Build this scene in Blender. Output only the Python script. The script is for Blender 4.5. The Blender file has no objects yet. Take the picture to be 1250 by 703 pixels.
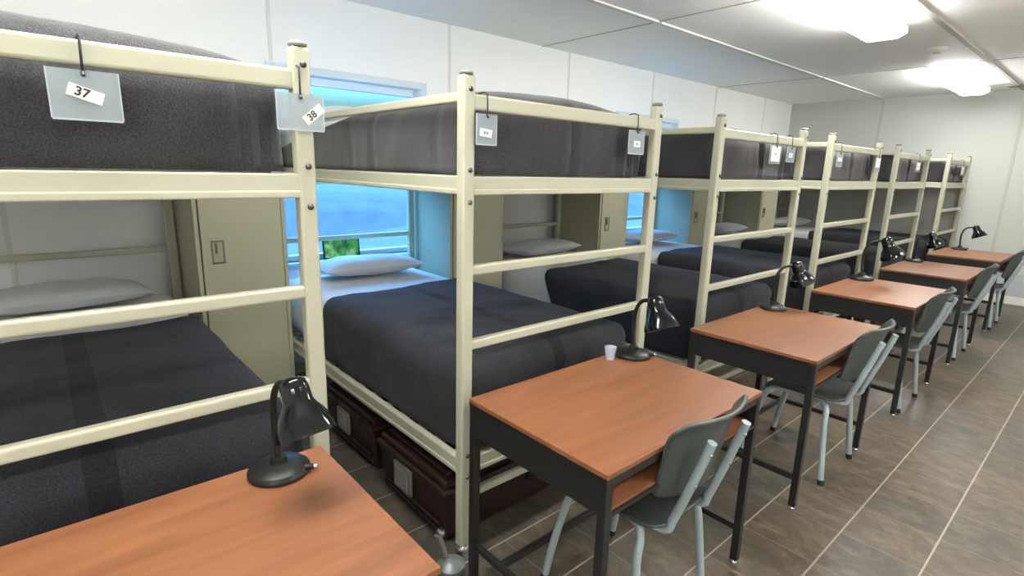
import bpy, bmesh, math, random
from mathutils import Vector, Matrix, noise
S = bpy.context.scene
COL = S.collection
random.seed(4)
PI = math.pi

# ------------------------------------------------------------------ camera
cam = bpy.data.cameras.new('camera')
cam.sensor_width = 36.0
cam.lens = 654.37 * 36.0 / 1250.0
cam.clip_start = 0.05
camo = bpy.data.objects.new('camera', cam)
COL.objects.link(camo)
R_ = Vector((0.65499281, 0.75517484, 0.02637009))
U_ = Vector((-0.18127141, 0.12315346, 0.9756915))
F_ = Vector((-0.7335701, 0.64385106, -0.21755624))
camo.matrix_world = Matrix(((R_.x, U_.x, -F_.x, 1.5378), (R_.y, U_.y, -F_.y, -1.1216), (R_.z, U_.z, -F_.z, 1.545), (0, 0, 0, 1)))
S.camera = camo

# ------------------------------------------------------------------ view, world, light levels
S.view_settings.view_transform = 'Standard'
S.view_settings.look = 'None'
S.view_settings.gamma = 1.0
S.view_settings.use_curve_mapping = False
S.view_settings.exposure = 0.0
LAMP_STRENGTH = 40.0
LAMP_COLOR = (1.0, 0.985, 0.955)
SKY_STRENGTH = 19.0
w = bpy.data.worlds.new('world')
S.world = w
w.use_nodes = True
nt = w.node_tree
nt.nodes.clear()
wo = nt.nodes.new('ShaderNodeOutputWorld')
bg = nt.nodes.new('ShaderNodeBackground')
tc = nt.nodes.new('ShaderNodeTexCoord')
sx = nt.nodes.new('ShaderNodeSeparateXYZ')
cr = nt.nodes.new('ShaderNodeValToRGB')
cr.color_ramp.elements[0].position = 0.10
cr.color_ramp.elements[0].color = (0.0125, 0.031, 0.027, 1)
cr.color_ramp.elements[1].position = 0.32
cr.color_ramp.elements[1].color = (0.13, 0.46, 1.0, 1)
nt.links.new(tc.outputs['Generated'], sx.inputs[0])
nt.links.new(sx.outputs['Z'], cr.inputs[0])
nt.links.new(cr.outputs[0], bg.inputs[0])
bg.inputs[1].default_value = SKY_STRENGTH
nt.links.new(bg.outputs[0], wo.inputs[0])

XW, XE, YS, YN, ZC = -2.37, 3.2, -3.6, 8.2, 2.67
WINDOWS = [(0.15, 1.28, 0.84, 2.14), (3.80, 4.95, 0.84, 2.14)]
for (a, b, c, d) in WINDOWS:                       # light portals in the real window openings
    L = bpy.data.lights.new('window_portal', 'AREA')
    L.shape = 'RECTANGLE'; L.size = d - c; L.size_y = b - a
    L.cycles.is_portal = True
    o = bpy.data.objects.new('window_portal', L)
    o.location = (XW - 0.16, (a + b) / 2, (c + d) / 2)
    o.rotation_euler = (0, -PI / 2, 0)
    COL.objects.link(o)

# ------------------------------------------------------------------ materials
def mat(name, color, rough=0.5, metal=0.0, spec=0.5, **kw):
    m = bpy.data.materials.new(name)
    m.use_nodes = True
    n = m.node_tree.nodes; l = m.node_tree.links
    p = n['Principled BSDF']
    p.inputs['Base Color'].default_value = (*color, 1)
    p.inputs['Roughness'].default_value = rough
    p.inputs['Metallic'].default_value = metal
    p.inputs['Specular IOR Level'].default_value = spec
    t = n.new('ShaderNodeTexCoord')
    src = t.outputs['Object']
    if 'var' in kw:                                # gentle colour mottling
        amt, sc = kw['var']
        nz = n.new('ShaderNodeTexNoise'); nz.inputs['Scale'].default_value = sc
        nz.inputs['Detail'].default_value = 4
        l.new(src, nz.inputs['Vector'])
        mx = n.new('ShaderNodeMix'); mx.data_type = 'RGBA'
        mx.inputs[6].default_value = (*[c * (1 - amt) for c in color], 1)
        mx.inputs[7].default_value = (*[min(1, c * (1 + amt)) for c in color], 1)
        l.new(nz.outputs['Fac'], mx.inputs[0]); l.new(mx.outputs[2], p.inputs['Base Color'])
    if 'bump' in kw:
        st, sc = kw['bump']
        nz = n.new('ShaderNodeTexNoise'); nz.inputs['Scale'].default_value = sc
        nz.inputs['Detail'].default_value = 5
        l.new(src, nz.inputs['Vector'])
        bp = n.new('ShaderNodeBump'); bp.inputs['Strength'].default_value = st
        bp.inputs['Distance'].default_value = 0.01
        l.new(nz.outputs['Fac'], bp.inputs['Height']); l.new(bp.outputs[0], p.inputs['Normal'])
    if 'sheen' in kw:
        p.inputs['Sheen Weight'].default_value = kw['sheen']
        p.inputs['Sheen Roughness'].default_value = 0.5
    if 'coat' in kw:
        p.inputs['Coat Weight'].default_value = kw['coat']
    return m

M = {}
M['cream'] = mat('cream_enamel', (0.455, 0.45, 0.335), 0.38, var=(0.05, 8))
M['cream2'] = mat('beige_steel', (0.41, 0.395, 0.275), 0.45, var=(0.05, 5))
M['locker_gap'] = mat('dark_gap', (0.03, 0.03, 0.025), 0.8)
M['bolt'] = mat('dark_bolt', (0.10, 0.10, 0.09), 0.35, 0.8)
M['cap'] = mat('grey_cap', (0.22, 0.22, 0.19), 0.6)
M['chrome'] = mat('chrome', (0.75, 0.76, 0.8), 0.2, 1.0)
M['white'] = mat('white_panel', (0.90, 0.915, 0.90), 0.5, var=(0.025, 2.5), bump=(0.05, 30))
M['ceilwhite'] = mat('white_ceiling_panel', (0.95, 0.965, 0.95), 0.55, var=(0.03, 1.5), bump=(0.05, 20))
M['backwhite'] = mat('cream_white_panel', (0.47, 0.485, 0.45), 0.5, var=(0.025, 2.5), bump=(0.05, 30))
M['batten'] = mat('white_batten', (0.74, 0.74, 0.68), 0.5)
M['seam'] = mat('grey_seam', (0.42, 0.42, 0.38), 0.6)
M['greyband'] = mat('grey_lower_band', (0.42, 0.45, 0.46), 0.6)
M['sheet'] = mat('white_sheet', (0.72, 0.73, 0.74), 0.9, bump=(0.25, 12), sheen=0.2)
M['pillow'] = mat('white_pillow', (0.66, 0.67, 0.68), 0.9, bump=(0.3, 10), sheen=0.2)
M['black'] = mat('black_steel', (0.012, 0.012, 0.012), 0.42, var=(0.3, 20))
M['blackgloss'] = mat('black_gloss', (0.003, 0.003, 0.004), 0.09, spec=0.35, coat=0.3)
M['blackmatte'] = mat('black_plastic', (0.008, 0.009, 0.008), 0.4, spec=0.3)
M['seatgrey'] = mat('grey_seat_plastic', (0.052, 0.061, 0.057), 0.42, var=(0.12, 18))
M['chairtube'] = mat('blue_grey_tube', (0.33, 0.40, 0.42), 0.35, 0.15)
M['rubber'] = mat('rubber', (0.015, 0.015, 0.018), 0.7)
M['trunk'] = mat('brown_trunk_plastic', (0.024, 0.011, 0.008), 0.42, var=(0.25, 9))
M['plate'] = mat('grey_plate', (0.17, 0.17, 0.14), 0.45, 0.2)
M['label'] = mat('white_label', (0.85, 0.85, 0.82), 0.6)
M['ink'] = mat('black_ink', (0.02, 0.02, 0.02), 0.7)
M['tie'] = mat('black_tie', (0.008, 0.008, 0.008), 0.5)
M['caster'] = mat('grey_caster', (0.16, 0.18, 0.18), 0.4, 0.3)
M['ground'] = mat('snowy_ground', (0.050, 0.034, 0.028), 0.9, var=(0.55, 0.8))
M['shed'] = mat('pale_gravel_bank', (0.048, 0.032, 0.027), 0.95, var=(0.75, 1.6))

def emis(name, color, s):
    m = bpy.data.materials.new(name); m.use_nodes = True
    n = m.node_tree.nodes; l = m.node_tree.links; n.clear()
    e = n.new('ShaderNodeEmission'); e.inputs[0].default_value = (*color, 1); e.inputs[1].default_value = s
    o = n.new('ShaderNodeOutputMaterial'); l.new(e.outputs[0], o.inputs[0])
    return m
M['diffuser'] = emis('lit_diffuser', LAMP_COLOR, LAMP_STRENGTH)

def clear(name, tint, alpha, rough=0.15):
    m = bpy.data.materials.new(name); m.use_nodes = True
    n = m.node_tree.nodes; l = m.node_tree.links; n.clear()
    a = n.new('ShaderNodeBsdfTransparent'); a.inputs[0].default_value = (*[1 - (1 - c) * .3 for c in tint], 1)
    g = n.new('ShaderNodeBsdfPrincipled'); g.inputs['Base Color'].default_value = (*tint, 1)
    g.inputs['Roughness'].default_value = rough
    x = n.new('ShaderNodeMixShader'); x.inputs[0].default_value = alpha
    o = n.new('ShaderNodeOutputMaterial')
    l.new(a.outputs[0], x.inputs[1]); l.new(g.outputs[0], x.inputs[2]); l.new(x.outputs[0], o.inputs[0])
    return m
M['glass'] = clear('window_glass', (0.8, 0.9, 1.0), 0.06, 0.02)
M['sleeve'] = clear('clear_plastic_sleeve', (0.50, 0.57, 0.60), 0.50, 0.2)
M['clearplastic'] = clear('clear_plastic', (0.7, 0.76, 0.82), 0.55, 0.1)

def blanket_mat(name, base, seed):
    m = bpy.data.materials.new(name); m.use_nodes = True
    n = m.node_tree.nodes; l = m.node_tree.links
    p = n['Principled BSDF']; p.inputs['Roughness'].default_value = 0.95
    p.inputs['Specular IOR Level'].default_value = 0.15
    p.inputs['Sheen Weight'].default_value = 0.25 if seed > 5 else 0.05
    t = n.new('ShaderNodeTexCoord')
    fine = n.new('ShaderNodeTexNoise'); fine.inputs['Scale'].default_value = 230; fine.inputs['Detail'].default_value = 3
    big = n.new('ShaderNodeTexNoise'); big.inputs['Scale'].default_value = 5; big.inputs['Detail'].default_value = 4
    l.new(t.outputs['Object'], fine.inputs['Vector']); l.new(t.outputs['Object'], big.inputs['Vector'])
    r1 = n.new('ShaderNodeValToRGB')
    r1.color_ramp.elements[0].position = 0.38; r1.color_ramp.elements[0].color = (*[c * .78 for c in base], 1)
    r1.color_ramp.elements[1].position = 0.72; r1.color_ramp.elements[1].color = (*[c * 1.75 for c in base], 1)
    l.new(fine.outputs['Fac'], r1.inputs[0])
    mx = n.new('ShaderNodeMix'); mx.data_type = 'RGBA'; mx.blend_type = 'MULTIPLY'; mx.inputs[0].default_value = 1
    r2 = n.new('ShaderNodeValToRGB')
    r2.color_ramp.elements[0].position = 0.3; r2.color_ramp.elements[0].color = (.75, .75, .75, 1)
    r2.color_ramp.elements[1].position = 0.75; r2.color_ramp.elements[1].color = (1.2, 1.2, 1.2, 1)
    l.new(big.outputs['Fac'], r2.inputs[0]); l.new(r1.outputs[0], mx.inputs[6]); l.new(r2.outputs[0], mx.inputs[7])
    # woven dark stripe running the length of the blanket plus one across it
    sp = n.new('ShaderNodeSeparateXYZ'); l.new(t.outputs['Object'], sp.inputs[0])
    def band(out, c, h):
        a = n.new('ShaderNodeMath'); a.operation = 'SUBTRACT'; a.inputs[1].default_value = c; l.new(out, a.inputs[0])
        b = n.new('ShaderNodeMath'); b.operation = 'ABSOLUTE'; l.new(a.outputs[0], b.inputs[0])
        c_ = n.new('ShaderNodeMath'); c_.operation = 'LESS_THAN'; c_.inputs[1].default_value = h; l.new(b.outputs[0], c_.inputs[0])
        return c_.outputs[0]
    s1 = band(sp.outputs['Y'], seed, 0.035)
    m2 = n.new('ShaderNodeMix'); m2.data_type = 'RGBA'; m2.blend_type = 'MULTIPLY'
    sc = n.new('ShaderNodeMath'); sc.operation = 'MULTIPLY'; sc.inputs[1].default_value = 0.75; l.new(s1, sc.inputs[0])
    l.new(sc.outputs[0], m2.inputs[0]); l.new(mx.outputs[2], m2.inputs[6]); m2.inputs[7].default_value = (.45, .45, .45, 1)
    l.new(m2.outputs[2], p.inputs['Base Color'])
    bp = n.new('ShaderNodeBump'); bp.inputs['Strength'].default_value = 0.5; bp.inputs['Distance'].default_value = 0.004
    l.new(fine.outputs['Fac'], bp.inputs['Height']); l.new(bp.outputs[0], p.inputs['Normal'])
    return m
M['blanket_up'] = blanket_mat('charcoal_wool', (0.034, 0.033, 0.036), 9.0)
M['blanket_lo'] = blanket_mat('dark_navy_wool', (0.030, 0.030, 0.036), 0.56)

def wood_mat():
    m = bpy.data.materials.new('cherry_laminate'); m.use_nodes = True
    n = m.node_tree.nodes; l = m.node_tree.links
    p = n['Principled BSDF']; p.inputs['Roughness'].default_value = 0.36
    t = n.new('ShaderNodeTexCoord'); mp = n.new('ShaderNodeMapping')
    mp.inputs['Scale'].default_value = (9, 0.9, 9)
    oi = n.new('ShaderNodeObjectInfo')
    l.new(t.outputs['Object'], mp.inputs[0]); l.new(oi.outputs['Random'], mp.inputs['Location'])
    nz = n.new('ShaderNodeTexNoise'); nz.inputs['Scale'].default_value = 2.2; nz.inputs['Detail'].default_value = 7
    nz.inputs['Distortion'].default_value = 0.6
    l.new(mp.outputs[0], nz.inputs['Vector'])
    r = n.new('ShaderNodeValToRGB')
    e = r.color_ramp.elements
    e[0].position = 0.30; e[0].color = (0.160, 0.062, 0.025, 1)
    e[1].position = 0.70; e[1].color = (0.245, 0.095, 0.040, 1)
    l.new(nz.outputs['Fac'], r.inputs[0]); l.new(r.outputs[0], p.inputs['Base Color'])
    return m
M['wood'] = wood_mat()
M['woodedge'] = mat('laminate_edge', (0.30, 0.12, 0.05), 0.5)

def floor_mat():
    m = bpy.data.materials.new('stone_vinyl_tile'); m.use_nodes = True
    n = m.node_tree.nodes; l = m.node_tree.links
    p = n['Principled BSDF']; p.inputs['Roughness'].default_value = 0.42
    g = n.new('ShaderNodeNewGeometry'); sp = n.new('ShaderNodeSeparateXYZ'); l.new(g.outputs['Position'], sp.inputs[0])
    def mth(op, a, b=None, c=None):
        q = n.new('ShaderNodeMath'); q.operation = op
        for i, v in enumerate((a, b, c)):
            if v is None: continue
            if isinstance(v, (int, float)): q.inputs[i].default_value = v
            else: l.new(v, q.inputs[i])
        return q.outputs[0]
    T = 0.30
    u = mth('DIVIDE', mth('SUBTRACT', sp.outputs['X'], 0.04), T)
    v = mth('DIVIDE', mth('SUBTRACT', sp.outputs['Y'], 0.19), T)
    fu, fv = mth('FRACT', u), mth('FRACT', v)
    iu, iv = mth('FLOOR', u), mth('FLOOR', v)
    cb = n.new('ShaderNodeCombineXYZ'); l.new(iu, cb.inputs[0]); l.new(iv, cb.inputs[1])
    wn = n.new('ShaderNodeTexWhiteNoise'); l.new(cb.outputs[0], wn.inputs['Vector'])
    du = mth('MINIMUM', fu, mth('SUBTRACT', 1.0, fu)); dv = mth('MINIMUM', fv, mth('SUBTRACT', 1.0, fv))
    gu = mth('LESS_THAN', du, 0.012); gv = mth('LESS_THAN', dv, 0.008)
    vs = n.new('ShaderNodeVectorMath'); vs.operation = 'MULTIPLY_ADD'
    l.new(wn.outputs['Color'], vs.inputs[0]); vs.inputs[1].default_value = (7, 7, 7); l.new(g.outputs['Position'], vs.inputs[2])
    mp = n.new('ShaderNodeMapping'); mp.inputs['Scale'].default_value = (1.0, 1.5, 1); mp.inputs['Rotation'].default_value = (0, 0, 0.5)
    l.new(vs.outputs[0], mp.inputs[0])
    nz = n.new('ShaderNodeTexNoise'); nz.inputs['Scale'].default_value = 8.5; nz.inputs['Detail'].default_value = 9
    nz.inputs['Roughness'].default_value = 0.72; nz.inputs['Distortion'].default_value = 0.5
    l.new(mp.outputs[0], nz.inputs['Vector'])
    r = n.new('ShaderNodeValToRGB'); e = r.color_ramp.elements
    e[0].position = 0.30; e[0].color = (0.052, 0.044, 0.033, 1)
    e[1].position = 0.74; e[1].color = (0.185, 0.142, 0.098, 1)
    k = r.color_ramp.elements.new(0.5); k.color = (0.090, 0.076, 0.059, 1)
    l.new(nz.outputs['Fac'], r.inputs[0])
    tint = n.new('ShaderNodeValToRGB'); e = tint.color_ramp.elements
    e[0].color = (0.80, 0.86, 0.90, 1); e[1].color = (1.18, 1.08, 0.96, 1)
    l.new(wn.outputs['Value'], tint.inputs[0])
    mx = n.new('ShaderNodeMix'); mx.data_type = 'RGBA'; mx.blend_type = 'MULTIPLY'; mx.inputs[0].default_value = 1
    l.new(r.outputs[0], mx.inputs[6]); l.new(tint.outputs[0], mx.inputs[7])
    g1 = n.new('ShaderNodeMix'); g1.data_type = 'RGBA'; l.new(mth('MULTIPLY', gv, 0.30), g1.inputs[0])
    l.new(mx.outputs[2], g1.inputs[6]); g1.inputs[7].default_value = (0.36, 0.31, 0.24, 1)
    g2 = n.new('ShaderNodeMix'); g2.data_type = 'RGBA'; l.new(mth('MULTIPLY', gu, 0.75), g2.inputs[0])
    l.new(g1.outputs[2], g2.inputs[6]); g2.inputs[7].default_value = (0.42, 0.37, 0.29, 1)
    l.new(g2.outputs[2], p.inputs['Base Color'])
    bp = n.new('ShaderNodeBump'); bp.inputs['Strength'].default_value = 0.25; bp.inputs['Distance'].default_value = 0.004
    l.new(nz.outputs['Fac'], bp.inputs['Height']); l.new(bp.outputs[0], p.inputs['Normal'])
    return m
M['floor'] = floor_mat()

def picture_mat():
    m = bpy.data.materials.new('green_leaf_print'); m.use_nodes = True
    n = m.node_tree.nodes; l = m.node_tree.links; p = n['Principled BSDF']; p.inputs['Roughness'].default_value = 0.5
    t = n.new('ShaderNodeTexCoord'); nz = n.new('ShaderNodeTexNoise'); nz.inputs['Scale'].default_value = 16; nz.inputs['Detail'].default_value = 3
    l.new(t.outputs['Object'], nz.inputs['Vector']); r = n.new('ShaderNodeValToRGB'); e = r.color_ramp.elements
    e[0].position = .35; e[0].color = (0.03, 0.12, 0.02, 1); e[1].position = .68; e[1].color = (0.75, 0.72, 0.25, 1)
    k = e.new(.52); k.color = (0.12, 0.42, 0.03, 1)
    l.new(nz.outputs['Fac'], r.inputs[0]); l.new(r.outputs[0], p.inputs['Base Color'])
    l.new(r.outputs[0], p.inputs['Emission Color']); p.inputs['Emission Strength'].default_value = 0.0
    return m
M['picture'] = picture_mat()

# ------------------------------------------------------------------ mesh helpers
class MB:
    def __init__(s): s.v = []; s.f = []
    def box(s, x0, x1, y0, y1, z0, z1):
        b = len(s.v)
        s.v += [(x0, y0, z0), (x1, y0, z0), (x1, y1, z0), (x0, y1, z0), (x0, y0, z1), (x1, y0, z1), (x1, y1, z1), (x0, y1, z1)]
        s.f += [tuple(b + i for i in q) for q in ((0, 3, 2, 1), (4, 5, 6, 7), (0, 1, 5, 4), (1, 2, 6, 5), (2, 3, 7, 6), (3, 0, 4, 7))]
        return s
    def ring_sweep(s, pts, prof, closed_prof=True):
        """sweep a closed 2-D profile function prof(i) -> list of (a,b) along pts"""
        n = len(pts); pts = [Vector(p) for p in pts]
        prev = None; rings = []
        for i, p in enumerate(pts):
            t = (pts[min(i + 1, n - 1)] - pts[max(i - 1, 0)]).normalized()
            if prev is None:
                a = Vector((0, 0, 1)) if abs(t.z) < .9 else Vector((1, 0, 0))
                nrm = (a - t * a.dot(t)).normalized()
            else:
                nrm = (prev - t * prev.dot(t)).normalized()
            prev = nrm; bn = t.cross(nrm)
            b = len(s.v); pr = prof(i)
            for (u, v) in pr: s.v.append(tuple(p + nrm * u + bn * v))
            rings.append((b, len(pr)))
        for (b, k), (c, _) in zip(rings, rings[1:]):
            for j in range(k):
                s.f.append((b + j, b + (j + 1) % k, c + (j + 1) % k, c + j))
        b, k = rings[0]; s.f.append(tuple(b + j for j in reversed(range(k))))
        b, k = rings[-1]; s.f.append(tuple(b + j for j in range(k)))
        return s
    def tube(s, pts, r, seg=12):
        rr = r if callable(r) else (lambda i: r)
        return s.ring_sweep(pts, lambda i: [(rr(i) * math.cos(2 * PI * j / seg), rr(i) * math.sin(2 * PI * j / seg)) for j in range(seg)])
    def lathe(s, prof, origin=(0, 0, 0), axis=(0, 0, 1), seg=28):
        """prof: list of (r, h) along the axis"""
        ax = Vector(axis).normalized(); o = Vector(origin)
        a = Vector((1, 0, 0)) if abs(ax.x) < .9 else Vector((0, 1, 0))
        u = (a - ax * a.dot(ax)).normalized(); v = ax.cross(u)
        rings = []
        for (r, h) in prof:
            b = len(s.v)
            for j in range(seg):
                t = 2 * PI * j / seg
                s.v.append(tuple(o + ax * h + (u * math.cos(t) + v * math.sin(t)) * max(r, 1e-4)))
            rings.append(b)
        for b, c in zip(rings, rings[1:]):
            for j in range(seg):
                s.f.append((b + j, b + (j + 1) % seg, c + (j + 1) % seg, c + j))
        s.f.append(tuple(rings[0] + j for j in reversed(range(seg))))
        s.f.append(tuple(rings[-1] + j for j in range(seg)))
        return s
    def grid(s, fn, nu, nv):
        b = len(s.v)
        for i in range(nu + 1):
            for j in range(nv + 1): s.v.append(tuple(fn(i / nu, j / nv)))
        for i in range(nu):
            for j in range(nv):
                a = b + i * (nv + 1) + j
                s.f.append((a, a + nv + 1, a + nv + 2, a + 1))
        return s
    def build(s, name, m, parent=None, bevel=0, smooth=False, solid=0, segs=2):
        me = bpy.data.meshes.new(name)
        me.from_pydata(s.v, [], s.f); me.validate(); me.update()
        me.materials.append(m)
        o = bpy.data.objects.new(name, me); COL.objects.link(o)
        if parent: o.parent = parent
        if solid:
            d = o.modifiers.new('solid', 'SOLIDIFY'); d.thickness = solid; d.offset = -1
        if bevel:
            d = o.modifiers.new('bevel', 'BEVEL'); d.width = bevel; d.segments = segs; d.limit_method = 'ANGLE'
            d.harden_normals = False
        if smooth or bevel:
            me.shade_smooth() if smooth else None
            if smooth:
                try: me.set_sharp_from_angle(angle=math.radians(50))
                except Exception: pass
        return o

def tag(o, label=None, cat=None, group=None, kind=None):
    if label: o['label'] = label
    if cat: o['category'] = cat
    if group: o['group'] = group
    if kind: o['kind'] = kind
    return o
def empty(name, loc=(0, 0, 0), rz=0):
    o = bpy.data.objects.new(name, None); COL.objects.link(o)
    o.location = loc; o.rotation_euler = (0, 0, rz); o.empty_display_size = 0.1
    return o
KIDS = {}
def copy_tree(o, parent=None):
    c = o.copy(); COL.objects.link(c); c.parent = parent
    for ch in list(o.children): copy_tree(ch, c)
    return c
def struct(mb, name, m, **k):
    return tag(mb.build(name, m, **k), kind='structure')

def soft_box(x0, x1, y0, y1, z0, z1, r, crown=0.0, disp=None, seg=0.035, open_bottom=False, cut=None, open_end=None):
    """rounded, crowned cushion as a surface grid; open_bottom leaves the underside off (draped cloth)"""
    c = Vector(((x0 + x1) / 2, (y0 + y1) / 2, (z0 + z1) / 2)); h = Vector(((x1 - x0) / 2, (y1 - y0) / 2, (z1 - z0) / 2))
    n = [max(4, int(round(2 * h[i] / seg))) for i in range(3)]
    verts = {}; vl = []; faces = []
    def vid(i, j, k):
        key = (i, j, k)
        if key in verts: return verts[key]
        q = Vector((-1 + 2 * i / n[0], -1 + 2 * j / n[1], -1 + 2 * k / n[2]))
        p = Vector((q.x * h.x, q.y * h.y, q.z * h.z))
        inn = Vector([max(-(h[a] - r), min(h[a] - r, p[a])) for a in range(3)])
        d = p - inn
        if open_bottom and d.z < 0: d.z = 0
        if open_end and d.x < 0: d.x = 0; inn.x = p.x
        if d.length > 1e-6: nn = d.normalized(); out = inn + nn * r
        else: nn = Vector((0, 0, 1)); out = p
        if open_bottom and p.z < -(h.z - r): out.z = p.z
        out = out + c
        u = q.x; v = q.y
        if nn.z > 0.05: out.z += crown * nn.z * (1 - u ** 12) * (1 - abs(v) ** 3)
        if disp: out = out + nn * disp(out, nn)
        if open_end: out.x += open_end(out) * ((1 - u) / 2) ** 3
        verts[key] = len(vl); vl.append(tuple(out)); return verts[key]
    def face(a, b, c_, d):
        faces.append((vid(*a), vid(*b), vid(*c_), vid(*d)))
    N = n
    for i in range(N[0]):
        for j in range(N[1]):
            face((i, j, N[2]), (i + 1, j, N[2]), (i + 1, j + 1, N[2]), (i, j + 1, N[2]))
            if not open_bottom: face((i, j, 0), (i, j + 1, 0), (i + 1, j + 1, 0), (i + 1, j, 0))
    for i in range(N[0]):
        for k in range(N[2]):
            face((i, 0, k), (i + 1, 0, k), (i + 1, 0, k + 1), (i, 0, k + 1))
            face((i, N[1], k), (i, N[1], k + 1), (i + 1, N[1], k + 1), (i + 1, N[1], k))
    for j in range(N[1]):
        for k in range(N[2]):
            if not open_bottom and not open_end: face((0, j, k), (0, j, k + 1), (0, j + 1, k + 1), (0, j + 1, k))
            face((N[0], j, k), (N[0], j + 1, k), (N[0], j + 1, k + 1), (N[0], j, k + 1))
    if cut:
        faces = [f for f in faces if not cut(sum((Vector(vl[i]) for i in f), Vector()) / 4)]
    mb = MB(); mb.v = vl; mb.f = faces
    return mb

def cut_above(mb, co, no):
    me = bpy.data.meshes.new('cut'); me.from_pydata(mb.v, [], mb.f)
    bm = bmesh.new(); bm.from_mesh(me)
    bmesh.ops.bisect_plane(bm, geom=bm.verts[:] + bm.edges[:] + bm.faces[:], plane_co=co, plane_no=no, clear_outer=True)
    bm.verts.index_update(); out = MB()
    out.v = [tuple(v.co) for v in bm.verts]; out.f = [tuple(v.index for v in f.verts) for f in bm.faces]
    bm.free(); bpy.data.meshes.remove(me)
    return out

# ------------------------------------------------------------------ setting
struct(MB().box(XW - .12, XE + .1, YS - .1, YN + .1, -0.10, 0), 'floor', M['floor'])
struct(MB().box(XW - .12, XE + .1, YS - .1, YN + .1, ZC, ZC + .1), 'ceiling', M['ceilwhite'])
wl = MB()
ys = [YS] + [v for wd in WINDOWS for v in wd[:2]] + [YN]
for i in range(0, len(ys), 2): wl.box(XW - .12, XW, ys[i], ys[i + 1], 0, ZC)
for (a, b, c, d) in WINDOWS:
    wl.box(XW - .12, XW, a, b, 0, c); wl.box(XW - .12, XW, a, b, d, ZC)
struct(wl, 'wall_left', M['white'])
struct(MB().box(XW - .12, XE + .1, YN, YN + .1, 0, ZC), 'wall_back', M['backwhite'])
struct(MB().box(XE, XE + .1, YS, YN, 0, ZC), 'wall_right', M['white'])
struct(MB().box(XW - .12, XE + .1, YS - .1, YS, 0, ZC), 'wall_front', M['white'])
# panel seams on the walls
sm = MB()
for k in range(-2, 6):
    y = 0.14 + 1.42 * k
    blocked = [w_ for w_ in WINDOWS if w_[0] - .02 < y < w_[1] + .02]
    if blocked:
        sm.box(XW, XW + .004, y - .012, y + .012, 0.1, blocked[0][2] - .08); sm.box(XW, XW + .004, y - .012, y + .012, blocked[0][3] + .06, ZC)
    else: sm.box(XW, XW + .004, y - .012, y + .012, 0.1, ZC)
struct(sm, 'trim_1', M['batten'])
sm = MB()
for x in (-1.10, 0.42, 1.90): sm.box(x - .016, x + .016, YN - .006, YN, .45, ZC)
struct(sm, 'trim_2', M['seam'])
# ceiling battens and cross joints
cb = MB()
for a, b in ((YS, 2.60), (2.63, 5.86), (5.89, YN)): cb.box(-1.125, -1.085, a, b, ZC - .014, ZC)
struct(cb, 'trim_3', M['batten'])
cb = MB()
for a, b in ((YS, 2.60), (2.62, 5.86), (5.88, YN)):
    cb.box(.355, .395, a, b, ZC - .014, ZC); cb.box(1.85, 1.89, a, b, ZC - .014, ZC)
struct(cb, 'trim_4', M['seam'])
cb = MB()
for y in (-.6, 2.61, 5.87): cb.box(XW, XE, y - .007, y + .007, ZC - .004, ZC)
struct(cb, 'trim_5', M['seam'])
struct(MB().box(XW, XE, YN - .010, YN, .10, .40), 'trim_6', M['greyband'])  # thin grey band along the bottom of the back wall
struct(MB().box(XW, XE, YN - .022, YN, 0, .105), 'baseboard_back', M['batten'], bevel=.004)
struct(MB().box(XW, XW + .015, YS, YN - .022, 0, .09), 'baseboard_left', M['batten'], bevel=.004)
struct(MB().box(XE - .015, XE, YS, YN - .022, 0, .09), 'baseboard_right', M['batten'], bevel=.004)

M['bluewhite'] = mat('white_window_frame', (0.62, 0.70, 0.74), 0.45)
for k, (a, b, c, d) in enumerate(WINDOWS):
    wr = tag(empty('window_%d' % (k + 1), (XW, (a + b) / 2, c)), kind='structure')
    hw = (b - a) / 2; hh = d - c
    f = MB()
    f.box(-.10, -.05, -hw, -hw + .04, 0, hh).box(-.10, -.05, hw - .04, hw, 0, hh)
    f.box(-.10, -.05, -hw + .04, hw - .04, 0, .04).box(-.10, -.05, -hw + .04, hw - .04, hh - .06, hh)
    f.box(-.09, -.06, -hw + .04, hw - .04, hh - .27, hh - .235)
    f.build('window_frame', M['bluewhite'], wr, bevel=.003)
    MB().box(-.078, -.072, -hw + .04, hw - .04, .04, hh - .06).build('window_pane', M['glass'], wr)
    cs = MB()
    cs.box(0, .012, -hw - .05, -hw, -.05, hh + .05).box(0, .012, hw, hw + .05, -.05, hh + .05).box(0, .012, -hw, hw, hh, hh + .05).box(0, .012, -hw, hw, -.05, -.021)
    cs.build('window_casing', M['bluewhite'], wr, bevel=.003)
    MB().box(-.05, .045, -hw, hw, -.02, 0).build('window_sill', M['bluewhite'], wr, bevel=.004)

# outside, as seen through the windows
def gnd(u, v):
    x = XW - .3 - 60 * u; y = -30 + 90 * v
    return (x, y, -0.9 + 0.25 * noise.noise(Vector((x * .2, y * .2, 0))))
o = MB().grid(gnd, 60, 60).build('outdoor_ground', M['ground'], smooth=True); tag(o, kind='structure')
def bank(u, v):
    y = -30 + 90 * v
    return (XW - 14 - 8 * u, y, -1.2 + 1.35 * math.sin(PI * min(1, u * 1.2) / 2) + .25 * noise.noise(Vector((u * 4, y * .35, 3))))
o = MB().grid(bank, 16, 90).build('gravel_bank', M['shed'], smooth=True); tag(o, kind='structure')

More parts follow.
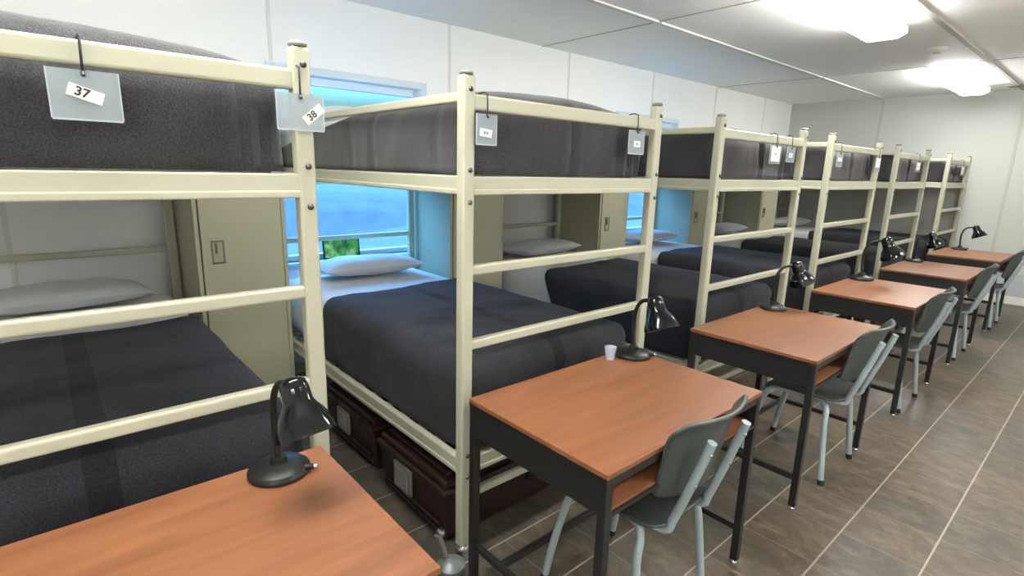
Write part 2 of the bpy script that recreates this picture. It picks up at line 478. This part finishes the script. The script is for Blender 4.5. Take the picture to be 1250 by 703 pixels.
# ------------------------------------------------------------------ ceiling lights
def ceiling_light(x, y0, y1, label):
    t = tag(empty('ceiling_light', (x, (y0 + y1) / 2, ZC)), label, 'ceiling light', 'fluorescent ceiling lights')
    L = (y1 - y0) / 2
    MB().box(-.11, .11, -L + .03, L - .03, -.051, -.001).build('housing', M['cap2'], t, bevel=.004)
    # wrap-around prismatic diffuser
    pr = [(-.135, -.052), (-.145, -.056), (-.145, -.095), (-.095, -.125), (.095, -.125), (.145, -.095), (.145, -.056), (.135, -.052)]
    mb = MB(); n = len(pr)
    for yy in (-L, L): mb.v += [(px, yy, pz) for px, pz in pr]
    for j in range(n): mb.f.append((j, (j + 1) % n, n + (j + 1) % n, n + j))
    mb.f += [tuple(range(n)), tuple(reversed(range(n, 2 * n)))]
    mb.build('diffuser', M['diffuser'], t)
    for s in (-1, 1):
        e = MB(); yy = s * L
        q = [(px * 1.03, pz - (.003 if pz < -.03 else 0)) for px, pz in pr]
        e.v += [(px, yy - s * .001, pz) for px, pz in q] + [(px, yy + s * .012, pz) for px, pz in q]
        for j in range(n): e.f.append((j, (j + 1) % n, n + (j + 1) % n, n + j))
        e.f += [tuple(range(n)), tuple(reversed(range(n, 2 * n)))]
        e.build('end_cap', M['endcap'], t)
    return t
M['cap2'] = mat('white_fixture', (0.7, 0.7, 0.66), 0.5)
M['endcap'] = emis('glowing_end_cap', LAMP_COLOR, LAMP_STRENGTH * 0.3)
ceiling_light(0.09, 2.30, 3.72, 'lit fluorescent ceiling light cut off by the top edge of the photo')
ceiling_light(0.03, 6.00, 7.42, 'lit fluorescent ceiling light nearest the far wall, whole in view')
ceiling_light(0.09, -1.50, -0.08, 'lit fluorescent ceiling light above the camera, out of the photo')
ceiling_light(2.3, 0.40, 1.82, 'added fill light fixture over the aisle, out of the photo')  # this unseen row over the aisle is added to brighten walls and ceiling
ceiling_light(2.3, 4.10, 5.52, 'added fill light fixture over the far part of the aisle, out of the photo')
ceiling_light(2.3, -3.10, -1.68, 'added fill light fixture over the aisle behind the camera')

sd = tag(empty('smoke_detector', (0.16, 4.95, ZC)), 'small round white smoke detector on the ceiling between the lights', 'smoke detector')
MB().lathe([(.075, -.001), (.075, -.012), (.06, -.03), (.035, -.038), (0, -.04)], seg=32).build('housing', M['batten'], sd, smooth=True)
MB().lathe([(.03, -.036), (.028, -.046), (0, -.047)], seg=20).build('sensor_cap', M['seam'], sd, smooth=True)
vt = tag(empty('ceiling_vent', (0.55, 7.80, ZC)), 'flat dark grille on the ceiling by the far wall, at the right edge', 'vent')
MB().box(-.27, .27, -.09, .09, -.012, -.001).build('vent_frame', M['seam'], vt, bevel=.003)
sl = MB()
for k in range(6): sl.box(-.25, .25, -.075 + k * .026, -.060 + k * .026, -.018, -.0115)
sl.build('louvre', M['cap'], vt)

# ------------------------------------------------------------------ bunk beds
W, LN = 1.096, 2.245
BEDS = [-1.651, 0.0, 1.69, 3.30, 4.96, 7.04]
ORD = ['nearest the camera, cut off by the left edge of the photo', 'second from the camera', 'third from the camera',
       'fourth from the camera', 'fifth from the camera', 'farthest from the camera, against the far wall']
ZG0, ZG1 = 1.735, 1.787
def make_bed():
    t = empty('bunk_bed')
    for x in (0, -LN):
        for y in (0, W):
            p = MB().box(x - .022, x + .022, y - .025, y + .025, .055, 1.845)
            po = p.build('post', M['cream'], t, bevel=.009, segs=3)
            MB().lathe([(.021, 0), (.0245, .003), (.0245, .009), (.021, .013), (0, .014)], (x, y, 1.845), seg=16).build('post_cap', M['cap'], po, smooth=True)
            if x == 0:
                for z in (1.80, 1.535, 1.425, .455, .365):
                    MB().lathe([(.009, 0), (.009, .003), (.005, .007), (0, .008)], (x + .022, y + .004, z), (1, 0, 0), seg=10).build('bolt', M['bolt'], po, smooth=True)
            # levelling foot: chrome collar on a grey cup
            MB().lathe([(.026, .012), (.030, .018), (.030, .045), (.024, .06), (.018, .062)], (x, y, 0), seg=18).build('collar', M['chrome'], po, smooth=True)
            MB().lathe([(.029, .0), (.030, .006), (.028, .010), (.024, .013), (.0, .0135)], (x, y, 0), seg=24).build('floor_cup', M['caster'], po, smooth=True)
    def hrail(x, z0, z1, d=.018, name='rung'):
        MB().box(x - d, x + d, .02, W - .02, z0, z1).build(name, M['cream'], t, bevel=.008, segs=3)
    hrail(0, ZG0, ZG1, .016, 'guard_rail')
    for z in (1.181, .898, .618): hrail(0, z - .0185, z + .0185, .017)
    hrail(0, .255, .290, .015, 'lower_bar')
    hrail(-LN, ZG0, ZG1, .016, 'guard_rail')
    hrail(-LN, 1.000, 1.035, .016, 'head_rail')
    for zb in (1.45, .370):                       # bed frames: channel-section end and side rails
        for x, s in ((0, -1), (-LN, 1)):
            MB().box(x - .016, x + .016, .02, W - .02, zb, zb + .065).box(x + min(0, s * .04), x + max(0, s * .04), .02, W - .02, zb, zb + .008).box(x - .021, x + .021, .02, W - .02, zb + .0, zb + .02).build('end_rail', M['cream'], t, bevel=.005)
        for y, s in ((0, 1), (W, -1)):
            MB().box(-LN + .02, -.02, y - .016, y + .016, zb, zb + .065).box(-LN + .02, -.02, y - .021, y + .021, zb, zb + .02).build('side_rail', M['cream'], t, bevel=.005)
        dk = MB()
        for k in range(15):
            x = -.10 - k * .146
            dk.box(x - .03, x + .03, .016, W - .016, zb + .022, zb + .034)
        dk.build('slat_deck', M['cream2'], t)
    for y in (0, W):
        MB().box(-LN + .02, -.02, y - .012, y + .012, 1.760, 1.795).build('side_guard_rail', M['cream'], t, bevel=.007)
    return t

def fold_disp(seed, upper):
    rnd = random.Random(seed)
    creases = [(rnd.uniform(.15, .95), rnd.uniform(.3, 1)) for _ in range(3)]
    def f(p, nn):
        s = seed * 7.3
        d = .008 * noise.noise(Vector((p.x * 4 + s, p.y * 4, p.z * 5))) + .0025 * noise.noise(Vector((p.x * 14 + s, p.y * 14, p.z * 9)))
        if upper:
            if nn.x > .5:                         # foot face: tucked vertical creases near the far corner
                for c0, a in ((W - .10, 1), (W - .15, .8), (W - .22, .6), (W * .52, .9)):
                    u = p.y - (c0 + .06 * (p.z - 1.65))
                    d += -.014 * a * math.exp(-(u / .013) ** 2) + .009 * a * math.exp(-((u - .032) / .018) ** 2)
            if nn.y < -.5:
                for c0, a in creases:
                    u = p.x + c0 * 1.4 + .1 * (p.z - 1.6)
                    d += -.012 * a * math.exp(-(u / .016) ** 2)
        else:
            if nn.x > .4:                         # blanket edge doubled over at the foot
                u = p.z - (.685 + .012 * math.sin(p.y * 5 + s))
                d += .008 * (1 / (1 + math.exp(-u / .006))) - .004
            if nn.y < -.5:
                d += .006 * math.sin(p.x * 11 + 2 * noise.noise(Vector((p.x * 3, s, 0)))) * max(0, min(1, (.75 - p.z) / .25))
        return d
    return f

def pillow_mb(lx, ly, h, seed):
    mb = MB()
    def P(u, v, sgn):
        a, b = 2 * u - 1, 2 * v - 1
        pin = 1 - .07 * (abs(a) ** 2) * (1 - abs(b) ** 6) * 0 - .06 * (1 - abs(b) ** 2) * 0
        x = a * lx / 2 * (1 - .10 * (1 - abs(b)) ** 1.5 * 0 - .06 * (1 - b * b)); y = b * ly / 2 * (1 - .05 * (1 - a * a))
        e = max(0, (1 - abs(a) ** 2.6)) ** .55 * max(0, (1 - abs(b) ** 2.8)) ** .55
        z = sgn * h / 2 * e * (1 if sgn > 0 else .8)
        z += .010 * e * noise.noise(Vector((x * 7 + seed, y * 7, sgn)))
        return (x, y, z + h * .4)
    mb.grid(lambda u, v: P(u, v, 1), 24, 30)
    mb.grid(lambda u, v: P(1 - u, v, -1), 24, 30)
    return mb

for k, by in enumerate(BEDS):
    if k == 0:
        bed = make_bed(); proto_bed = bed
    else:
        bed = copy_tree(proto_bed)
    bed.location = (0, by, 0)
    tag(bed, 'cream bunk bed ' + ORD[k], 'bunk bed', 'bunk beds along the left wall')
    short = ['nearest bunk, at the left edge', 'second bunk from the camera', 'third bunk from the camera', 'fourth bunk from the camera', 'fifth bunk from the camera', 'farthest bunk, by the far wall'][k]
    # bottom bunk
    m_ = soft_box(-2.20, -.055, .035, W - .035, .438, .765, .06, .015, fold_disp(k + 20, False) if False else None, .06).build('mattress', M['sheet'], smooth=True)
    m_.location = (0, by, 0)
    tag(m_, 'thick white sheeted mattress on the bottom of the ' + short, 'mattress', 'bottom bunk mattresses')
    xc = [-1.42, -1.44, -1.36, -1.40, -1.38, -1.40][k]
    def edge(p, k=k):
        # the turned-down end of the blanket slants and waves a little
        return .03 * math.sin(p.y * 3 + k) + .012 * math.sin(p.y * 11 + 2 * k) + (.14 if k == 2 else .03) * max(0, (.8 - p.z) / .3)
    b_ = soft_box(xc, -.036, .018, W - .018, [.445, .440, .445, .445, .445, .445][k], .792, .075, .014, fold_disp(k + 1, False), .03, True, None, edge).build('blanket', M['blanket_lo'], smooth=True, solid=.012)
    b_.location = (0, by, 0)
    tag(b_, 'dark navy blanket on the bottom bed, ' + short, 'blanket', 'bottom bunk blankets')
    p_ = pillow_mb(.42, .72, .15, k * 3.1).build('pillow', M['pillow'], smooth=True)
    p_.location = (-1.93, by + .56, .792); p_.rotation_euler = (0, math.radians(-4), math.radians([2, -3, 4, -2, 3, 0][k]))
    tag(p_, 'white pillow at the wall end of the bottom bed, ' + short, 'pillow', 'bottom bunk pillows')
    # top bunk
    m_ = soft_box(-2.20, -.06, .045, W - .045, 1.488, 1.762 if k == 1 else 1.735, .05, .012, None, .06).build('mattress', M['sheet'], smooth=True)
    m_.location = (0, by, 0)
    tag(m_, 'white sheeted mattress on the top of the ' + short, 'mattress', 'top bunk mattresses')
    x2 = -2.10 if k == 1 else -1.45
    cr_ = [.075, .075, .035, .030, .030, .030][k]
    mb = soft_box(x2, -.03, .026, W - .026, 1.520, 1.782, .075, cr_, fold_disp(k + 11, True), .025, True, None, lambda p: .02 * math.sin(p.y * 5))
    if k == 1: mb = cut_above(mb, (-.85, 0, 1.788), (-.143, 0, 1))
    b_ = mb.build('blanket', M['blanket_up'], smooth=True, solid=.010)
    b_.location = (0, by, 0)
    tag(b_, 'charcoal blanket tucked on the top bed, ' + short, 'blanket', 'top bunk blankets')
    p_ = pillow_mb(.42, .78, .13, k * 5.3 + 1).build('pillow', M['pillow'], smooth=True)
    p_.location = (-1.93, by + .55, 1.785 if k == 1 else 1.758)
    tag(p_, 'white pillow at the wall end of the top bed, ' + short, 'pillow', 'top bunk pillows')

# ------------------------------------------------------------------ number tags on the guard rails
def text_mesh(body, size):
    cu = bpy.data.curves.new('text', 'FONT'); cu.body = body; cu.size = size; cu.align_x = 'CENTER'; cu.align_y = 'CENTER'; cu.extrude = .0003
    cu.offset = .0006
    to = bpy.data.objects.new('text', cu); COL.objects.link(to)
    dg = bpy.context.evaluated_depsgraph_get(); me = bpy.data.meshes.new_from_object(to.evaluated_get(dg))
    bpy.data.objects.remove(to); bpy.data.curves.remove(cu)
    return me
def name_tag(y, w_, h_, text, ang, lab_y, lab_z, label, lw=.062, x=.036, lh=.026):
    t = tag(empty('number_tag', (x, y, ZG0 - .012)), label, 'tag', 'clear plastic number tags')
    MB().box(0, .0025, -w_ / 2, w_ / 2, -h_, .0).build('plastic_sleeve', M['sleeve'], t)
    e = MB().box(.0005, .0035, -w_ / 2, w_ / 2, -h_ - .003, -h_ + .001).box(.0005, .0035, -w_ / 2 - .002, -w_ / 2 + .001, -h_, 0).box(.0005, .0035, w_ / 2 - .001, w_ / 2 + .002, -h_, 0)
    e.build('sleeve_edge', M['clearplastic'], t)
    lb = empty('label_holder')
    s = MB().box(0, .0012, -lw / 2, lw / 2, -lh / 2, lh / 2).build('label_strip', M['label'], t)
    s.location = (.003, lab_y, lab_z); s.rotation_euler = (ang, 0, 0)
    bpy.data.objects.remove(lb)
    if text:
        me = text_mesh(text, .026); me.materials.append(M['ink'])
        o = bpy.data.objects.new('printed_number', me); COL.objects.link(o); o.parent = s
        o.location = (.0016, -.006, 0); o.rotation_euler = (PI / 2, 0, PI / 2)
    else:
        MB().box(.0012, .0016, -.010, -.002, -.005, .005).box(.0012, .0016, .001, .009, -.005, .005).build('faint_print', M['cap'], s)
    tie = MB()
    pts = [(-.004, .0, -.012), (.006, 0, .0), (.004, .001, .035), (.001, .002, .066), (-.02, .002, .073), (-.048, .001, .068)]
    tie.tube(pts, .0028, 8); tie.tube([(.004, 0, -.004), (.010, .0, -.012)], .004, 8)
    tie.build('zip_tie', M['tie'], t, smooth=True)
    return t
name_tag(-1.022, .120, .100, '37', math.radians(-18), .0, -.048, 'large clear tag with white label numbered 37 on the nearest bunk')
name_tag(-.570, .122, .092, '38', math.radians(40), .034, -.050, 'clear tag with slanted label overlapping the far post of the nearest bunk')
name_tag(.060, .086, .100, None, math.radians(-6), -.004, -.062, 'grey clear tag beside the near post of the second bunk', lw=.052)
name_tag(.905, .110, .100, None, 0, .004, -.058, 'clear tag hanging at the far end of the second bunk guard rail', lw=.045)
name_tag(BEDS[2] + .62, .15, .105, None, 0, 0, -.05, 'bright white tag in the middle of the third bunk guard rail', lw=.12, lh=.09)
name_tag(BEDS[2] + .84, .12, .09, None, 0, 0, -.05, 'clear tag right of the white one on the third bunk guard rail', lw=.05)
name_tag(BEDS[3] + .10, .11, .10, None, 0, 0, -.05, 'pale tag beside the near post of the fourth bunk', lw=.08)
name_tag(BEDS[3] + 1.00, .13, .12, None, 0, 0, -.05, 'blue white tag beside the far post of the fourth bunk', lw=.10, lh=.08)
name_tag(BEDS[4] + .62, .15, .10, None, 0, 0, -.05, 'pale tag hanging from the fifth bunk guard rail', lw=.12, lh=.07)
name_tag(BEDS[5] + .62, .15, .12, None, 0, 0, -.05, 'white tag hanging from the farthest bunk guard rail', lw=.13, lh=.10)

# ------------------------------------------------------------------ lockers
def locker(y0, y1, label):
    t = tag(empty('locker', (-2.34, y0, 0)), label, 'locker', 'beige steel lockers between the bunks')
    wd = y1 - y0; D = .59; H = 1.80
    b = MB().box(0, D - .03, 0, wd, .0, H).box(D - .03, D, 0, .022, 0, H).box(D - .03, D, wd - .022, wd, 0, H).box(D - .03, D, .022, wd - .022, H - .03, H).box(D - .03, D, .022, wd - .022, 0, .06)
    b.build('body', M['cream2'], t, bevel=.003)
    MB().box(D - .030, D - .012, .022, wd - .022, .06, H - .03).build('door_gap', M['locker_gap'], t)
    d = MB().box(D - .012, D + .006, .028, wd - .026, .066, H - .036).build('door', M['cream2'], t, bevel=.003)
    z = 1.05; y = .028 + .045
    hn = MB().box(D + .006, D + .010, y, y + .065, z - .065, z + .065).build('handle_recess', M['plate2'], d, bevel=.002)
    q = MB().box(D + .010, D + .013, y, y + .065, z + .055, z + .065).box(D + .010, D + .013, y, y + .008, z - .065, z + .055).box(D + .010, D + .013, y + .057, y + .065, z - .065, z + .055).box(D + .010, D + .013, y, y + .065, z - .065, z - .055)
    q.box(D + .010, D + .022, y + .018, y + .028, z - .005, z + .05)
    q.build('handle', M['plate'], hn)
    for zz in (.3, .95, 1.55):
        MB().lathe([(.006, 0), (.006, .07)], (D + .008, wd - .022, zz), seg=8).build('hinge', M['cream2'], d, smooth=True)
    return t
M['plate2'] = mat('recess_beige', (0.36, 0.34, 0.23), 0.5)
locker(-.520, -.040, 'beige steel locker between the nearest and second bunks')
locker(1.140, 1.655, 'beige steel locker between the second and third bunks, side lit blue')
locker(2.835, 3.265, 'beige steel locker between the third and fourth bunks')
locker(4.430, 4.925, 'beige steel locker between the fourth and fifth bunks, side lit blue')
locker(6.150, 6.650, 'beige steel locker between the fifth and farthest bunks')

# ------------------------------------------------------------------ picture card in the window, trunks
t = tag(empty('picture_card', (-2.36, .565, .842)), 'small framed green leafy picture propped on the window sill', 'picture')
t.rotation_euler = (0, math.radians(-8), 0)
MB().box(0, .010, -.145, .145, 0, .165).build('picture_frame', M['blackmatte'], t, bevel=.002)
MB().box(.010, .012, -.132, .132, .012, .153).build('printed_picture', M['picture'], t)

def trunk(x0, x1, y0, y1, label):
    t = tag(empty('storage_trunk', (x0, y0, 0)), label, 'trunk', 'brown trunks under the second bunk')
    wx, wy, H = x1 - x0, y1 - y0, .335
    # tapered ribbed tub
    def ring(z, i, n=6): return z
    mb = MB(); lv = [(.0, .035), (.02, .022), (.06, .018), (.22, .006), (.225, 0.0)]
    for z, ins in lv: mb.v += [(ins, ins, z), (wx - ins, ins, z), (wx - ins, wy - ins, z), (ins, wy - ins, z)]
    for a in range(len(lv) - 1):
        for j in range(4): mb.f.append((4 * a + j, 4 * a + (j + 1) % 4, 4 * a + 4 + (j + 1) % 4, 4 * a + 4 + j))
    mb.f += [(3, 2, 1, 0), tuple(4 * (len(lv) - 1) + j for j in range(4))]
    mb.build('tub', M['trunk'], t, bevel=.018, segs=3)
    MB().box(-.008, wx + .008, -.008, wy + .008, .228, .255).box(.01, wx - .01, .01, wy - .01, .255, .29).box(.04, wx - .04, .04, wy - .04, .29, .310).build('lid', M['trunk'], t, bevel=.012, segs=3)
    # pressed groove band and grey address plate on the short side facing the gap
    MB().box(.05, wx - .05, .002, .014, .045, .060).box(.05, wx - .05, .0, .012, .075, .085).build('rib', M['trunk'], t, bevel=.004)
    pl = MB().box(wx * .42 - .075, wx * .42 + .075, -.012, .006, .095, .225).build('latch_plate', M['plate'], t, bevel=.008)
    MB().box(wx * .42 - .055, wx * .42 + .055, -.016, -.012, .112, .208).build('plate_inset', M['plate3'], pl, bevel=.003)
    for s in (.25, .75):
        MB().box(wx * s - .02, wx * s + .02, -.014, -.006, .215, .262).build('latch', M['trunk'], t, bevel=.004)
    # slots on the end toward the aisle
    for q in range(2):
        for i in range(3):
            y = .12 + q * .34 + i * .03
            MB().box(wx - .012, wx + .003, y, y + .012, .13, .19).build('slot', M['ink'], t)
    return t
M['plate3'] = mat('plate_inset_grey', (0.24, 0.24, 0.20), 0.5)
trunk(-.66, -.085, -.03, .77, 'dark brown plastic trunk under the foot of the second bunk')
trunk(-1.38, -.76, .0, .77, 'dark brown plastic trunk farther back under the second bunk')

# floor clamp at the near foot of the second bunk
t = tag(empty('caster_clamp', (.034, -.088, 0)), 'grey metal caster clamp on the floor beside the second bunk post', 'clamp')
MB().lathe([(.045, 0), (.055, .012), (.055, .035), (.03, .055), (.012, .06)], (.01, .0, 0), seg=26).build('wheel_cup', M['caster'], t, smooth=True)
c = MB(); c.box(-.020, .020, -.009, .009, .04, .150); ob = c.build('clamp_plate', M['plate'], t, bevel=.004); ob.rotation_euler = (math.radians(10), math.radians(-18), 0)
MB().lathe([(.016, -.01), (.020, -.006), (.020, .008), (.012, .012)], (-.045, -.012, .145), (0, -1, .2), seg=16).build('clamp_ring', M['chrome'], t, smooth=True)
MB().lathe([(.009, 0), (.009, .01), (0, .012)], (-.01, -.02, .075), (0, -1, 0), seg=10).build('bolt', M['chrome'], t, smooth=True)

# ------------------------------------------------------------------ desks
DX, DA, DB, DH = .12, .625, .915, .75
def make_desk():
    t = empty('desk')
    MB().box(0, DA, 0, DB, DH - .018, DH).build('desk_top', M['wood'], t, bevel=.003)
    MB().box(.001, DA - .001, .001, DB - .001, DH - .024, DH - .0185).build('top_edging', M['black'], t)
    for x in (.017, DA - .017):
        for y in (.017, DB - .017):
            lg = MB().box(x - .015, x + .015, y - .015, y + .015, .018, DH - .024).build('leg', M['black'], t, bevel=.003)
            MB().lathe([(.014, 0), (.016, .004), (.014, .012), (.008, .02)], (x, y, 0), seg=14).build('glide', M['chrome'], lg, smooth=True)
    zt = DH - .024
    MB().box(.032, DA - .032, .006, .012, zt - .115, zt).build('side_apron', M['black'], t)
    MB().box(.032, DA - .032, DB - .012, DB - .006, zt - .115, zt).build('side_apron', M['black'], t)
    MB().box(.006, .012, .032, DB - .032, zt - .115, zt).build('back_apron', M['black'], t)
    MB().box(DA - .012, DA - .004, .032, DB - .032, zt - .022, zt).build('front_rail', M['black'], t)
    MB().box(DA - .012, DA - .004, .032, DB - .032, zt - .120, zt - .108).build('front_rail', M['black'], t)
    MB().box(.014, DA - .014, .014, DB - .014, zt - .112, zt - .100).build('book_shelf', M['wood'], t)
    MB().box(DA - .10, DA - .09, .014, DB - .014, zt - .099, zt - .001).build('inner_panel', M['wood'], t)
    for y in (.017, DB - .017):
        MB().box(.032, DA - .032, y - .010, y + .010, .150, .175).build('stretcher', M['black'], t, bevel=.002)
    MB().box(.16, .18, .027, DB - .027, .150, .175).build('cross_stretcher', M['black'], t, bevel=.002)
    return t
DY = [-1.512, -.066, 1.378, 2.985, 4.56, 6.20]
DORD = ['in the bottom left corner of the photo', 'in front of the second bunk, whole top in view', 'in front of the third bunk', 'in front of the fourth bunk', 'in front of the fifth bunk', 'farthest away, by the far wall']
for k, y in enumerate(DY):
    if k == 0: d = make_desk(); pd = d
    else: d = copy_tree(pd)
    d.location = (DX, y, 0)
    tag(d, 'wood topped black desk ' + DORD[k], 'desk', 'desks at the foot of the bunks')

# ------------------------------------------------------------------ chairs
def curve(pts, n=10):
    """Catmull-Rom through points"""
    P = [Vector(p) for p in pts]; P = [P[0] * 2 - P[1]] + P + [P[-1] * 2 - P[-2]]; out = []
    for i in range(1, len(P) - 2):
        for j in range(n):
            t = j / n; a, b, c, d = P[i - 1], P[i], P[i + 1], P[i + 2]
            out.append(.5 * ((2 * b) + (c - a) * t + (2 * a - 5 * b + 4 * c - d) * t * t + (3 * b - a - 3 * c + d) * t ** 3))
    out.append(P[-2]); return out
def make_chair():
    t = empty('school_chair')
    # seat shell: waterfall front, dished
    def seat(u, v):
        x = .375 + .385 * u; b = 2 * v - 1
        wv = .195 * (1 - .10 * u)
        c = 1 - .06 * (abs(2 * u - 1) ** 6)
        y = b * wv * c
        z = .452 - .018 * (1 - b * b) * math.sin(PI * u) - .03 * max(0, (.18 - u) / .18) ** 2 + .012 * max(0, (u - .85) / .15) ** 2
        if abs(b) > .8: x = .5675 + (x - .5675) * (1 - .08 * (abs(b) - .8) / .2)
        return (x, y, z)
    MB().grid(seat, 22, 22).build('seat', M['seatgrey'], t, smooth=True, solid=.010)
    def back(u, v):
        b = 2 * v - 1; z = .555 + .285 * u
        if abs(b) > .78: z = .6975 + (z - .6975) * (1 - .17 * ((abs(b) - .78) / .22) ** 2)
        y = b * (.185 + .022 * u)
        x = .772 + .235 * (z - .555) - .060 * abs(b) ** 1.8 + .02
        x += .018 * max(0, (u - .8) / .2) ** 2
        return (x, y, z)
    MB().grid(back, 20, 24).build('backrest', M['seatgrey'], t, smooth=True, solid=-.010)
    for s in (-1, 1):
        path = curve([(.800 + .068, s * .105, .780), (.800 + .02, s * .106, .62), (.800 - .028, s * .108, .475), (.755, s * .112, .432), (.70, s * .12, .424), (.48, s * .155, .424), (.435, s * .165, .418)], 8)
        MB().tube(path, .0145, 12).build('back_tube', M['chairtube'], t, smooth=True)
        fl = MB().tube(curve([(.47, s * .150, .424), (.415, s * .172, .412), (.385, s * .182, .35), (.345, s * .195, .18), (.315, s * .205, .018)], 8), .0145, 12).build('front_leg', M['chairtube'], t, smooth=True)
        MB().tube([(.317, s * .2045, .028), (.311, s * .2065, 0.0)], .0155, 12).build('foot_cap', M['rubber'], fl, smooth=True)
        rl = MB().tube(curve([(.60, s * .138, .424), (.665, s * .145, .420), (.695, s * .165, .385), (.705, s * .190, .30), (.735, s * .208, .018)], 8), .0145, 12).build('rear_leg', M['chairtube'], t, smooth=True)
        MB().tube([(.734, s * .2075, .028), (.738, s * .2085, 0.0)], .0155, 12).build('foot_cap', M['rubber'], rl, smooth=True)
        for z in (.62, .74):
            MB().lathe([(.008, 0), (.008, .003), (0, .006)], (.800 + .02 + (z - .62) * .3 + .012, s * .106, z), (1, 0, .2), seg=10).build('rivet', M['chrome'], t, smooth=True)
    MB().tube([(.50, -.15, .424), (.50, .15, .424)], .009, 10).build('cross_tube', M['chairtube'], t, smooth=True)
    return t
CH = [(-.012, .375, 0), (.0, 1.935, 0), (0, 3.30, 0), (0, 4.97, 0), (.02, 6.56, 0)]
CORD = ['tucked under the second desk, nearest chair in view', 'at the desk in front of the third bunk', 'at the desk in front of the fourth bunk', 'at the desk in front of the fifth bunk', 'at the farthest desk, by the far wall']
for k, (x, y, rz) in enumerate(CH):
    if k == 0: c = make_chair(); pc = c
    else: c = copy_tree(pc)
    c.location = (x, y, 0); c.rotation_euler = (0, 0, math.radians(rz))
    tag(c, 'grey school chair ' + CORD[k], 'chair', 'school chairs at the desks')

# ------------------------------------------------------------------ desk lamps
def make_lamp():
    t = empty('desk_lamp')
    MB().lathe([(.070, 0), (.077, .004), (.077, .012), (.068, .020), (.040, .026), (.022, .030), (.020, .045), (.0, .046)], seg=36).build('base', M['blackmatte'], t, smooth=True)
    sw = MB().lathe([(.008, 0), (.008, .020), (.006, .022)], (.052, .045, .016), (.6, .8, 0), seg=12).build('switch', M['blackmatte'], t, smooth=True)
    MB().lathe([(.007, .022), (.006, .029), (0, .031)], (.052, .045, .016), (.6, .8, 0), seg=12).build('switch_tip', M['chrome'], sw, smooth=True)
    path = curve([(0, 0, .04), (-.008, 0, .12), (-.004, 0, .20), (.024, 0, .25), (.070, 0, .268), (.105, 0, .262)], 10)
    MB().tube(path, .0085, 12).build('gooseneck', M['blackmatte'], t, smooth=True)
    ax = Vector((.42, 0, -.90)).normalized(); o = Vector((.100, 0, .292))
    outer = [(0.0, -.002), (.018, 0), (.030, .010), (.034, .028), (.035, .058), (.041, .070), (.056, .092), (.069, .122), (.073, .140)]
    inner = [(.070, .140), (.066, .122), (.053, .094), (.036, .072), (.020, .060), (.0, .058)]
    MB().lathe(outer + inner, o, ax, seg=40).build('lamp_shade', M['blackgloss'], t, smooth=True)
    MB().lathe([(.0, .060), (.013, .062), (.014, .078), (.026, .096), (.028, .110), (.018, .126), (0, .130)], o, ax, seg=20).build('bulb', M['label'], t, smooth=True)
    return t
LP = [(.19, -.735, 8), (.20, .775, -12), (.20, 2.18, 50), (.20, 3.78, 25), (.20, 5.35, 35), (.27, 7.00, 0)]
LORD = ['in the bottom left, shade drooping toward the camera', 'on the second desk from the camera', 'on the desk in front of the third bunk', 'on the desk in front of the fourth bunk', 'on the desk in front of the fifth bunk', 'on the farthest desk, outlined against the far wall']
for k, (x, y, rz) in enumerate(LP):
    if k == 0: l_ = make_lamp(); pl_ = l_
    else: l_ = copy_tree(pl_)
    l_.scale = (1.18,) * 3 if k == 3 else (1, 1, 1)
    l_.location = (x, y, DH); l_.rotation_euler = (0, 0, math.radians(rz))
    tag(l_, 'glossy black desk lamp ' + LORD[k], 'desk lamp', 'black lamps on the desks')

t = tag(empty('plastic_cup', (.165, .66, DH)), 'small clear plastic cup beside the lamp on the second desk', 'cup')
MB().lathe([(.018, 0), (.026, .055), (.0245, .055), (.017, .002)], seg=24).build('cup_wall', M['clearplastic'], t, smooth=True)
